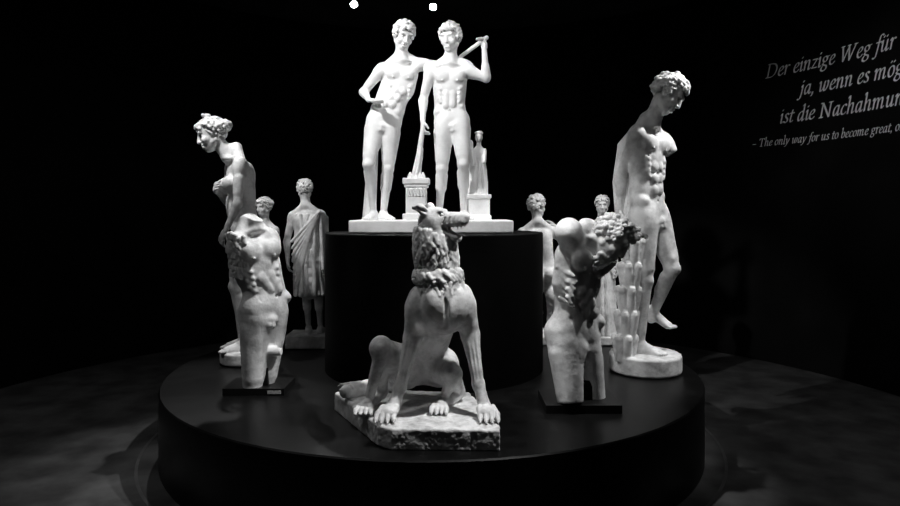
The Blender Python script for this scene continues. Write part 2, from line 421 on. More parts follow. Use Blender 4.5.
for i in range(96):
    b = i*4; c = b+4
    fs += [(b, c, c+1, b+1), (b+2, b+3, c+3, c+2), (b+1, c+1, c+3, b+3)]
mesh_obj('wall_back', vs, fs, M_wall, True)
def slab(name, x0, x1, y0, y1, z0, z1, mat):
    v = [(x, y, z) for x in (x0, x1) for y in (y0, y1) for z in (z0, z1)]
    return mesh_obj(name, v, [(0, 1, 3, 2), (4, 6, 7, 5), (0, 4, 5, 1), (2, 3, 7, 6), (0, 2, 6, 4), (1, 5, 7, 3)], mat)
slab('wall_left', CX-RW-.15, CX-RW, YB, CY, 0, HC, M_wall)
slab('wall_right', CX+RW, CX+RW+.15, YB, CY, 0, HC, M_wall)
slab('wall_front', CX-RW, CX+RW, YB-.15, YB, 0, HC, M_wall)
vs = []; fs = []     # thin flat ring round the platform, slightly lighter than the floor
for i in range(160):
    a = 2*math.pi*i/160
    for r in (2.14, 2.16): vs.append((CX+r*math.cos(a), CY+r*math.sin(a), .003))
for i in range(160):
    j = (i+1) % 160; fs.append((2*i, 2*i+1, 2*j+1, 2*j))
mesh_obj('pale_ring_1', vs, fs, M_ring)

PZ, PR = .5, 2.015
lathe('round_display_platform', [(PR-.05, 0), (PR, .0), (PR, PZ-.008), (PR-.008, PZ), (.5, PZ)], M_plat, (CX, CY, 0))
QZ = 1.56
lathe('cylindrical_pedestal', [(.86, PZ), (.86, QZ-.006), (.854, QZ), (.3, QZ)], M_ped, (CX, CY, 0))

# ------------------------------------------------------------------ statues
def statue(name, F, s, mat, loc, part='figure'):
    o = to_mesh(F, part, s, mat); e = empty(name, loc); o.parent = e; return e
rr = random.Random(3)

# --- pair of youths
U = 1.0
F = Field((-82, -44, -14), (86, 44, 206), .5)
box(F, (2, 0, -6), (78, 36, 6.), 1.2, 1)
nk, sa, sb, ha, hb = V(-29, 0, 161), V(-48, 0, 151), V(-11, 3, 156), V(-54, 0, 99), V(-39, 0, 95.5)
torso(F, U, nk, sa, sb, ha, hb, V(.15, -1, 0), soft=1.2)
arm(F, U, sa, V(-67, 5, 129), V(-60, -12, 118), V(.75, -.5, -.15), V(.1, .2, -1), .7)
arm(F, U, sb, V(10, 14, 158), V(31, 4, 161), V(.7, -.5, -.3), V(0, .2, -1), .7)
leg(F, U*1.03, ha, V(-60, -12, 55), V(-57, 6, 6.4), V(-.3, -1, 0), V(-.1, -1, 0))
leg(F, U*1.03, hb, V(-42, -1, 51), V(-47, 4, 6.4), V(.5, -.9, 0), V(.2, -1, 0))
head(F, U, V(-26, -3, 183), V(.35, -.85, -.42), V(.12, 0, 1), nk, 'curl', 1)
disc(F, (-50, -24), 6, 6, 113, 116, 1, 1)
cone(F, V(-64, 24, 0), V(-58, 14, 78), 7, 5, k=3)
nk, sa, sb, ha, hb = V(20, 0, 158), V(1, 0, 150), V(38, 0, 149), V(14, 0, 95.5), V(30, 0, 99)
torso(F, U, nk, sa, sb, ha, hb, V(0, -1, 0), soft=1.2)
arm(F, U, sa, V(-7, 4, 121), V(-7, -7, 98), V(0, -.1, -1), V(.8, .3, 0), .9)
arm(F, U, sb, V(56, -2, 141), V(54, -6, 168), V(-.1, 0, 1), V(-.7, -.5, 0), 1.0)
leg(F, U*1.03, ha, V(12, -2, 51), V(9, 4, 6.4), V(-.35, -1, 0), V(-.1, -1, 0))
leg(F, U*1.03, hb, V(33, -12, 55), V(34, 7, 6.4), V(.45, -1, 0), V(.1, -1, 0))
head(F, U, V(20, -3, 181), V(-.35, -.9, -.22), V(0, 0, 1), nk, 'curl', 2, wreath=True)
cone(F, V(-6, -10, 96), V(-13, -10, 46), 2.0, 3.4, k=.6)
for i in range(6): cone(F, V(-9+2*math.cos(i), -10+2*math.sin(i), 70), V(-13+3.4*math.cos(i), -10+3.4*math.sin(i), 47), 1, 1.2, k=.4)
cone(F, V(56, -9, 180), V(31, 6, 165), 2.2, 2.0, k=.6)
box(F, (-13, -10, 20), (10, 10, 18), .6, .8); box(F, (-13, -10, 38), (13, 12, 3), .8, .8); box(F, (-13, -10, 33.5), (11.5, 11, 1.6), .6, .6); box(F, (-13, -10, 3), (13, 12, 3.4), .8, .8)
for i in range(5): cone(F, V(-20+3.5*i, -12, 42), V(-19+3.1*i, -12, 46), 2, 1.2, k=.8)
for i in range(6): cone(F, V(-21+3.2*i, -20, 30), V(-19.5+3.2*i, -20, 24), 1.4, 1., k=.6)
box(F, (49, 2, 12), (10.5, 9, 12.5), .8, 1); box(F, (49, 2, 23.5), (12, 10.5, 2), .8, 1); box(F, (49, 2, 2), (12, 10.5, 2.5), .8, 1)
drape(F, V(49, 4, 62), V(49, 4, 25), (4.5, 4), (7, 6), 12, 1.4, 1.7, .6, 5)
ell(F, (49, 4, 66), (6.5, 4.6, 9), k=2); cone(F, (49, 4, 72), (49, 4, 79), 2.4, 2.2, k=1.5); ell(F, (49, 3, 83), (3.8, 4.2, 5), k=1); ell(F, (49, 4, 87.5), (4.4, 4.6, 2), k=.6)
cone(F, (43, 3, 70), (43.5, -2, 56), 2, 1.6, k=1); cone(F, (55, 3, 70), (54.5, -2, 58), 2, 1.6, k=1)
cone(F, (41, 14, 0), (40, 10, 78), 4, 3.5, k=3)
statue('two_nude_youths_statue', F, .00792, M_white, (-.158, 5.15, 1.562+12*.00792))

# --- standing male nude on the right
U = 1.33
F = Field((-48, -48, -21), (52, 52, 285), .64)
disc(F, (0, 0), 35, 36, -18, 0, 2.5, 1)
nk, sa, sb, ha, hb = V(6, 0, 230), V(-11, -11, 218), V(22, 13, 213), V(-4, -8, 135), V(12, 6, 139)
tf = V(.55, -.83, 0)
torso(F, U*.98, nk, sa, sb, ha, hb, tf, soft=1.3)
arm(F, U*.95, sa, V(-22, 8, 176), V(-21, 16, 142), V(.1, .1, -1), V(1, 0, 0), .7)
arm(F, U, sb, V(40, 6, 185), stump=.4)
leg(F, U, hb, V(25, -6, 84), V(13, 22, 30), V(.7, -.5, 0), V(.75, -.6, 0), lift=9)
leg(F, U*1.04, ha, V(-3, -9, 73), V(-6, -4, 8.5), V(.85, -.6, 0), V(.7, -.7, 0))
head(F, U*1.03, V(21, -8, 256), V(.68, -.48, -.68), V(.35, 0, 1), nk, 'curl', 4)
for i in range(7):   # cloak over the shoulder, falling behind
    x0 = -10-i*2.2
    cone(F, V(x0+12, -4+i*2.4, 229-i*1.2), V(x0+2, 0+i*2.6, 216-i*1.2), 2.4, 2.5, k=.7)
    cone(F, V(x0+2, i*2.6, 216-i*1.5), V(x0-2, 6+i*2.2, 172), 2.5, 2.4, k=.7); cone(F, V(x0-2, 6+i*2.2, 172), V(x0+1, 10+i*2, 124-(i % 3)*6), 2.4, 1.6, k=.7)
cone(F, V(-24, -14, 0), V(-16, -15, 118), 8.5, 6.5, k=2)      # palm-trunk support with cut leaf bases
for i in range(5):
    z = -3+i*23.5; x = -24+i*1.7
    for j in range(6):
        a = j/6*2*math.pi+(i % 2)*.52-.4
        ca, sa_ = math.cos(a), math.sin(a)
        b = V(x+5*ca, -14+5*sa_, z); e = V(x+10.5*ca, -14.4+10.5*sa_, z+25)
        cone(F, b, lerp(b, e, .8), 4.6, 3.8, k=1.1); cone(F, lerp(b, e, .8), e, 3.8, 2.2, k=.6)
        cut(F, e+V(0, 0, -1.), V(ca*.3, sa_*.3, 1), 5)
F.rough(.16, 6, 2)
statue('standing_male_nude_statue', F, .00769, M_marb, (1.50, 5.0, .503+18*.00769))

# --- male torso twisting, with bowed, bearded head
U = 1.75
F = Field((-52, -54, -2), (66, 46, 200), .62)
nk, sa, sb, ha, hb = V(14, 0, 162), V(-8, -14, 158), V(24, 12, 140), V(-15, -5, 66), V(8, 8, 56)
tf = V(.42, -.9, 0)
torso(F, U*.98, nk, sa, sb, ha, hb, tf, soft=.8)
arm(F, U*1.02, sa, V(-26, -26, 196), stump=.2)
ell(F, sa+V(-4, -2, 8), (13, 13, 14), k=5)
arm(F, U, sb, V(50, 8, 116), stump=.36)
leg(F, U*1.0, ha, V(-9, -24, -30), kf=tf, stump=.64, w=1.04)
leg(F, U*.97, hb, V(22, 2, -38), kf=tf, stump=.6, w=.95)
head(F, U*.92, V(32, -10, 158), V(.6, -.45, -.66), V(.66, 0, .7), nk+V(2, 0, 0), 'curl', 7, beard=True)
for i in range(46):
    p = V(rr.uniform(30, 60), rr.uniform(-14, 8), 0); p[2] = 172-abs(p[0]-30)*.2+rr.uniform(-8, 2)
    ell(F, p, (3., 3., 3.), k=.7); ell(F, p+V(0, -3, 1), (1.1, 1.1, 1.1), k=.4, sub=True)
cone(F, V(28, 0, 164), V(57, -4, 161), 7, 4, k=3)
for i in range(5):    # twisting flank folds and ribs on the lit side
    cone(F, V(-22+i*.5, -14-i*.3, 132-7.5*i), V(-8, -24+i*.4, 124-7.5*i), 2.0, 1.2, k=2.2)
F.rough(.15, 6, 3)
o = to_mesh(F, 'figure', .0063, M_marb)
E = empty('male_torso_statue', ((578-450)*.0063, 4.1, .5+.05)); o.parent = E
st = slab('stand', -.225, .235, -.17, .19, -.05, -.0, M_metal); st.parent = E
st2 = slab('stand_post', -.06, .08, -.05, .06, -.0, .12, M_metal); st2.parent = E

# --- youthful torso on stand, left front
U = 1.42
F = Field((-44, -44, -2), (46, 44, 178), .56)
nk, sa, sb, ha, hb = V(-5, 0, 157), V(-17, -14, 144), V(8, 13, 148), V(0, -9, 75), V(14, 7, 68)
tf = V(.76, -.65, 0)
torso(F, U*1.08, nk, sa, sb, ha, hb, tf, soft=1.1)
arm(F, U, sa, V(-24, -16, 104), stump=.24); arm(F, U, sb, V(16, 22, 108), stump=.24)
cone(F, nk, nk+V(3, -2, 9), 8, 7, k=5); cut(F, nk+V(3, -2, 10), V(.3, -.2, 1), 12)
leg(F, U*1.1, ha, V(-3, -10, -8), kf=tf, stump=.91)
leg(F, U*1.0, hb, V(6, 5, -8), kf=tf, stump=.9)
ell(F, (-8, 8, 70), (15, 13, 17), k=6)
for i in range(9):
    for j in range(7):
        p = V(-22+i*1.9+rr.uniform(-1, 1), -25+abs(i-4)*.9+j*.8, 152-j*6-i*.6+rr.uniform(-1.5, 1.5))
        q = p+V(rr.uniform(-2, 2), -.5, -4); cone(F, p, q, 2.3, 1.6, k=.6)
cone(F, V(24, -8, 34), V(12, -6, 34), 4, 6, k=3); cut(F, V(26, -8, 34), V(1, -.1, 0), 7)
F.rough(.15, 6, 4)
o = to_mesh(F, 'figure', .00677, M_marb)
E = empty('youth_torso_statue', ((256-450)*.00677, 4.45, .5+.045)); o.parent = E
st = slab('stand', -.2, .21, -.13, .17, -.045, 0, M_metal); st.parent = E
st2 = slab('stand_post', -.05, .08, -.05, .05, 0, .12, M_metal); st2.parent = E
lb = slab('label', .1, .19, -.133, -.1305, -.034, -.012, M_label); lb.parent = E

# --- female nude, left
U = 1.2
F = Field((-58, -44, -14), (44, 46, 240), .56)
disc(F, (10, 0), 24, 26, -12, 0, 2, 1)
nk, sa, sb, ha, hb = V(-5, 0, 194), V(-9, 16, 183), V(10, -17, 184), V(7, 10, 116), V(14, -9, 117)
tf = V(-.85, -.45, 0)
torso(F, U*1.12, nk, sa, sb, ha, hb, tf, fem=True)
arm(F, U, sb, V(11, -27, 145), V(1, -30, 120), V(-.5, .3, -.8), V(.5, .8, -.1), .5, fem=True)
arm(F, U, sa, V(-14, 20, 148), V(-18, -2, 158), V(.15, -.9, .3), V(1, 0, 0), .5, fem=True)
leg(F, U, ha, V(-2, 8, 62), V(6, 9, 7.5), V(-1, -.3, 0), V(-.9, -.4, 0), fem=True)
leg(F, U, hb, V(6, -8, 62), V(10, -9, 7.5), V(-1, -.5, 0), V(-.9, -.4, 0), fem=True)
head(F, U, V(-23, -3, 214), V(-.86, -.38, -.35), V(-.3, 0, 1), nk, 'comb', 9, bun=True)
for i in range(8): cone(F, V(-26+rr.uniform(-4, 4), -4+rr.uniform(-4, 4), 228), V(-27+rr.uniform(-4, 4), -4+rr.uniform(-4, 4), 233), 2.4, 1.8, k=.7)
drape(F, V(20, 6, 70), V(20, 6, 0), (7, 7), (9, 10), 11, 2.6, 3, 1.2, 3)
F.rough(.15, 6, 5)
statue('female_nude_statue', F, .00815, M_marb, (-1.75, 5.3, .503+12*.00815))

# --- draped youth seen from behind
U = .76
F = Field((-34, -28, -14), (34, 30, 156), .43)
box(F, (2, 0, -6.5), (20, 17, 6.5), 1.2, 1)
nk, sa, sb, ha, hb = V(-1, 0, 124), V(-14, 0, 117), V(14, 0, 118), V(-5, 0, 73), V(8, 0, 74)
torso(F, U, nk, sa, sb, ha, hb, V(.1, 1, 0))
leg(F, U, ha, V(-1, 3, 39), V(2, -2, 5), V(-.2, 1, 0), V(0, 1, 0)); leg(F, U, hb, V(11, 3, 39), V(14, -3, 5), V(.3, 1, 0), V(0, 1, 0))
arm(F, U, sa, V(-20, -1, 92), V(-18, -5, 72), V(.1, -.1, -1), V(1, 0, 0), .6)
arm(F, U, sb, V(20, 0, 94), V(15, 10, 78), V(-.5, .8, 0), V(0, 0, -1), .5)
drape(F, V(1, 0, 82), V(3, 0, 39), (12, 9), (14.5, 11), 15, 1.7, 2.3, .35, 11)
drape(F, V(2, -1, 118), V(1, 0, 72), (13, 8.5), (15., 10.), 13, 1.6, 2.0, .6, 12)
for i in range(8):
    cone(F, V(14-i*1.2, -10+.1*i, 121-3*i), V(-12+i*.5, -13.5, 92-6.5*i), 1.8, 1.4, k=.3)
for i in range(6): cone(F, V(15+i*.7, -7+i*2.5, 120-i), V(17.5+i*.4, -7+i*2.5, 64-3*(i % 3)), 2.1, 1.6, k=.4)
head(F, U, V(-2, 0, 143), V(-.15, 1, -.2), V(0, 0, 1), nk, 'comb', 13)
statue('draped_youth_statue', F, .0091, M_marb, ((307-450)/650*5.92, 5.92, .503+13*.0091))

# --- boy with raised arm, behind pedestal right
U = .78
F = Field((-36, -30, -10), (40, 34, 144), .45)
disc(F, (2, 0), 20, 18, -8, 0, 1.2, 1)
nk, sa, sb, ha, hb = V(0, 0, 110), V(-16, 0, 101), V(15, -2, 102), V(-1, 0, 60), V(11, 0, 61)
torso(F, U, nk, sa, sb, ha, hb, V(.3, 1, 0))
leg(F, U*.95, ha, V(0, 3, 32), V(2, -2, 4.6), V(-.2, 1, 0), V(0, 1, 0)); leg(F, U*.95, hb, V(13, 4, 32), V(14, -2, 4.6), V(.3, 1, 0), V(0, 1, 0))
arm(F, U, sa, V(-23, 3, 84), V(-12, 12, 78), V(.6, .8, 0), V(0, 0, -1), .5)
arm(F, U, sb, V(25, 0, 92), V(18, 6, 107), V(-.6, .3, .6), V(0, 0, -1), .6)
head(F, U, V(-1, 0, 127), V(.7, .6, -.1), V(0, 0, 1), nk, 'curl', 17)
drape(F, V(17, 2, 42), V(18, 2, 0), (4, 4), (6.5, 6.5), 9, 1.6, 2., .8, 8)
ell(F, (15, -4, 38), (8, 6, 9), k=3)
statue('boy_statue', F, .0094, M_marb, ((538-450)*.0094, 6.1, .503+8*.0094))

# --- draped women in the back
for nm, px, dep, sd, tfd, hy in (('draped_woman_statue', 602, 6.05, 21, V(-.2, -1, 0), 1.33), ('draped_woman_statue', 264, 6.0, 22, V(-.5, -.8, 0), 1.31)):
    U = .66
    F = Field((-26, -24, -10), (26, 24, 140), .48)
    disc(F, (0, 0), 15, 15, -8, 0, 1.2, 1)
    nk, sa, sb, ha, hb = V(0, 0, 108), V(-11, 0, 102), V(11, 0, 102), V(-5, 0, 64), V(5, 0, 64)
    torso(F, U, nk, sa, sb, ha, hb, tfd, fem=True)
    drape(F, V(0, 0, 74), V(0, 0, 2), (9, 7), (11, 10), 18, 1.5, 2.2, .5, sd, sway=1)
    drape(F, V(0, 0, 104), V(0, 0, 74), (9, 6), (9.5, 7.5), 12, 1.2, 1.5, .7, sd+5, sway=1)
    for i in range(7): cone(F, V(-10+i*.6, -6, 103-3*i), V(10, -8.5, 78-3.4*i), 1.5, 1.3, k=.5)
    arm(F, U, sa, V(-13, 0, 84), V(-8, -9, 78), V(.7, -.6, .2), V(0, 0, -1), .5, fem=True)
    arm(F, U, sb, V(13, 0, 84), V(13, -4, 64), V(0, -.1, -1), V(-1, 0, 0), .5, fem=True)
    for x in (-5, 5): foot(F, U, V(x, -1, 4.1), V(x*.05, -1, 0))
    head(F, U, V(0, -1, 124), tfd+V(0, 0, -.15), V(0, 0, 1), nk, 'comb', sd, bun=(sd == 22))
    statue(nm, F, hy/137, M_marb, ((px-450)/650*dep, dep, .503+8*hy/137))

# --- seated hound, chest and head turned to the right
F = Field((-112, -68, -24), (82, 98, 226), .6)
s = .00554; ox = -.138
pl = [((x-ox)/s, (y-3.6)/s) for x, y in ((-.375, 3.38), (-.30, 3.33), (.255, 3.31), (.26, 3.42), (.12, 4.0), (-.62, 4.10), (-.71, 4.0))]
prism(F, pl, -22, 0, 2.2, 1)
F.rough(.45, 13, 8); F.rough(.22, 3, 12)
cut(F, (-15, 15, -19.5), (0, 0, -1), 130)
cone(F, V(16, 4, 106), V(12, 14, 98), 25, 23, k=6)
ell(F, (18, 0, 104), (27, 25, 26), k=5)
cone(F, V(12, 20, 90), V(-8, 54, 38), 20, 24, k=8)
cone(F, V(16, 1, 114), V(12, 4, 140), 22, 16, k=7)
cone(F, V(12, 4, 140), V(13, 3, 166), 16, 18, k=6)
cone(F, V(13, 3, 166), V(8, 3, 190), 19, 15, k=6)
ell(F, (9, -16, 110), (12, 10, 19), k=2.6); ell(F, (32, -11, 109), (11, 10, 19), k=2.6)
cone(F, V(22, -27, 126), V(21, -20, 88), 2.4, 1.8, k=2.5, sub=True)
for i in range(6):
    for sx in (-1, 1): cone(F, V(14+sx*20, 16+i*6.5, 106-i*7), V(13+sx*22-i*3, 4+i*7, 70-i*4), 1.2, 1., k=2.2, sub=True)
for sh, el, ca, fe, pw in ((V(-7, -2, 104), V(-12, 6, 76), V(-24, -9, 28), V(-30, -15, 13), V(-37, -27, 5.5)),
                           (V(38, 0, 106), V(45, 6, 78), V(53, -7, 30), V(58, -15, 13), V(62, -27, 5.5))):
    ell(F, sh+V(0, 0, 2), (11.5, 14, 21), k=3.2)
    cone(F, sh, el, 13, 9.5, k=4.5); cone(F, el, ca, 8.2, 5.6, k=4); cone(F, lerp(el, ca, .06), lerp(el, ca, .4), 9.4, 6.8, k=2.6)
    ell(F, el+V(0, 7, 0), (5.4, 6, 7), k=3)
    ell(F, ca, (6.6, 6.4, 7), k=2.2); cone(F, ca, fe, 5.4, 6.2, k=2.5)
    ell(F, (fe+pw)/2+V(0, 0, -1), (9.5, 11, 5.6), k=3)
    for j in range(4):
        o = (j-1.5)*5.2; b = (fe+pw)/2+V(o*.8, 0, 2); m = V(pw[0]+o, pw[1]-4+abs(j-1.5)*2, 6.5); e = V(pw[0]+o*1.1, pw[1]-11+abs(j-1.5)*2.2, 3)
        cone(F, b, m, 3.2, 3.1, k=.7); cone(F, m, e, 3.0, 2.1, k=.5); cone(F, e, e+V(0, -3.5, -.8), 1.4, .7, k=.5)
    for j in range(3): cone(F, lerp(el, ca, .05)+V((j-1)*4, -6.5, 6), lerp(el, ca, .95)+V((j-1)*3, -4.6, 0), 1.5, 1.0, k=1.2)
for hip, kn, hk, pw in ((V(-22, 44, 36), V(-45, 8, 62), V(-48, 36, 12), V(-60, -6, 5)), (V(14, 48, 34), V(26, 14, 34), V(34, 40, 11), V(14, -2, 5))):
    cone(F, hip, kn, 22, 11, k=7); ell(F, kn+V(0, 0, 2), (10, 10, 11), k=4)
    cone(F, kn, hk, 10, 7., k=4); cone(F, kn+V(0, -4, -6), lerp(hk, pw, .65)+V(0, 0, 9), 7.4, 5., k=3)
    cone(F, kn+V(0, -9, 4), lerp(hk, pw, .65)+V(0, -4, 12), 2.4, 1.4, k=1.8)
    cone(F, hk+V(0, 0, -3), pw+V(0, 6, 1), 6.4, 5.8, k=3)
    for j in range(4):
        o = (j-1.5)*4.8; cone(F, pw+V(o*.7, 4, 1), pw+V(o, -6, .6), 4., 3.1, k=.8); cone(F, pw+V(o, -6, .6), pw+V(o*1.05, -11, -1.5), 2.9, 1.7, k=.5)
pp = [V(-20, 66, 16), V(-44, 74, 9), V(-66, 66, 7), V(-82, 54, 8), V(-86, 42, 9)]
for i in range(4): cone(F, pp[i], pp[i+1], 10-i*.8, 9.2-i*.8, k=3)
for i in range(60):
    t = rr.random()*3.6; a = lerp(pp[int(t)], pp[int(t)+1], t % 1); n = N(V(rr.uniform(-1, 1), rr.uniform(-1, 1), rr.uniform(0, 1)))
    cone(F, a+n*6.5, a+n*6.5+V(-7, -3, 0)+n*1, 2.6, 1.2, k=.6)
F.rough(.25, 7, 9)
f = N(V(.92, -.38, .12)); fr = frame(f, V(0., -.05, 1)); S, Fw, Up = fr
H0 = V(8, 1, 193)
P = lambda a, b, d: H0+S*a+Fw*b+Up*d
ell(F, P(0, 0, 0), (12.5, 14, 11.5), fr, k=3)
ell(F, P(0, 6, 4), (9, 8, 7), fr, k=3)
cone(F, P(0, 8, -1), P(0, 32, -3), 8.2, 6.4, k=3.5)
for sx in (-1, 1):
    cone(F, P(sx*4., 10, -4.5), P(sx*3.2, 31, -6), 4.8, 4.4, k=2.)
    ell(F, P(sx*8.5, 1, -5), (6, 9, 9), fr, k=4)
    ell(F, P(sx*5.6, 11, 7), (3.2, 3.2, 2.), fr, k=1.6)
    ell(F, P(sx*7.6, 13.2, 3.6), (2.6, 2.8, 2.1), fr, k=.8, sub=True); ell(F, P(sx*6.4, 12.4, 3.5), (1.9, 2., 1.6), fr, k=.3)
    # short, soft, folded-back ears
    cone(F, P(sx*8.5, -3, 6), P(sx*12., -7, 13), 5.2, 4.2, k=2); cone(F, P(sx*12., -7, 13), P(sx*13.5, -13, 14), 4.2, 2.2, k=1.4)
    cone(F, P(sx*13, -1, 9), P(sx*15.5, -9, 13.5), 2.0, 1.4, k=1, sub=True)
    cone(F, P(sx*5.2, 4, -11), P(sx*3.6, 24, -21), 3.8, 2.8, k=2)
    for j in range(5):
        cone(F, P(sx*4.8, 15+j*4, -8.4), P(sx*4.6, 15+j*4, -11.2-1.8*(j == 3)), 1.2, .5, k=.3)
        cone(F, P(sx*4.0, 11+j*2.8, -13.2-j*1.4), P(sx*3.9, 11.3+j*2.8, -11.2-j*1.4), 1.1, .5, k=.3)
    ell(F, P(sx*2.6, 38.2, -1.4), (1.3, 1.8, 1.2), fr, k=.6, sub=True)
cone(F, P(0, 4, -12), P(0, 24, -22), 5.6, 3.6, k=2.5)
ell(F, P(0, 35.2, -1.4), (4.8, 4.0, 3.8), fr, k=1.2)
cone(F, P(0, 12, -11.5), P(0, 32, -16.5), 2.6, 4.6, k=.8, sub=True)
cone(F, P(0, 10, -13.5), P(0, 22, -18), 2.8, 2.0, k=.5)
for j in range(4): cone(F, P(-8, 13+j*5, -5), P(-7, 16+j*5, 0), .7, .6, k=1., sub=True)
def lock(p, n, L, w, up=0.):
    tg = V(-n[1], n[0], 0)*rr.choice((-1, 1))*rr.uniform(.2, .7)
    q = p+(V(0, 0, -1)+tg+n*.18)*L*.55; e = q+(V(0, 0, -1)-tg*.9+n*.2)*L*.5
    cone(F, p, q, w, w*.88, k=.45); cone(F, q, e, w*.88, .7, k=.4)
for i in range(320):    # mane: layered wavy locks on the neck
    t = rr.random(); a = rr.uniform(0, 2*math.pi)
    c = lerp(V(8, 4, 184), V(13, 4, 148), t); r = 17.5+2.5*math.sin(t*3.)
    n = V(math.cos(a), math.sin(a), 0); p = c+n*r
    if n[0] > .2 and t < .2: continue
    lock(p, n, rr.uniform(9, 14), 2.6)
for i in range(170):    # thick rolled ruff of fur at the base of the neck
    a = rr.uniform(0, 2*math.pi); n = V(math.cos(a), math.sin(a), 0); tn = V(-n[1], n[0], 0)
    th = rr.uniform(-1.4, 1.4); off = (n*math.cos(th)+V(0, 0, 1)*math.sin(th))*5.2
    p = V(13, 3, 138)+n*18.5+off
    q = p+tn*4.+V(0, 0, -3.6)+n*.6; e = q+tn*3.2+V(0, 0, .6)-n*.6
    cone(F, p, q, 2.6, 2.3, k=.5); cone(F, q, e, 2.3, 1.0, k=.4)
for i in range(40):
    a = i/40*2*math.pi; n = V(math.cos(a), math.sin(a), 0); ell(F, V(13, 3, 138)+n*18, (6, 6, 6), k=2)
for i in range(90):
    a = rr.uniform(math.pi, 2*math.pi); n = V(math.cos(a), math.sin(a), 0)
    lock(V(16, 2, rr.uniform(120, 132))+n*rr.uniform(20, 23), n, rr.uniform(8, 13), 2.3)
for i in range(34):
    a = rr.uniform(0, 6.28); cone(F, P(11.*math.cos(a), -4, 9*math.sin(a)-5), P(15.*math.cos(a), -12, 11*math.sin(a)-11), 3.0, 1.0, k=.6)
statue('seated_hound_statue', F, s, M_dog, (ox, 3.6, .502+19.5*s))

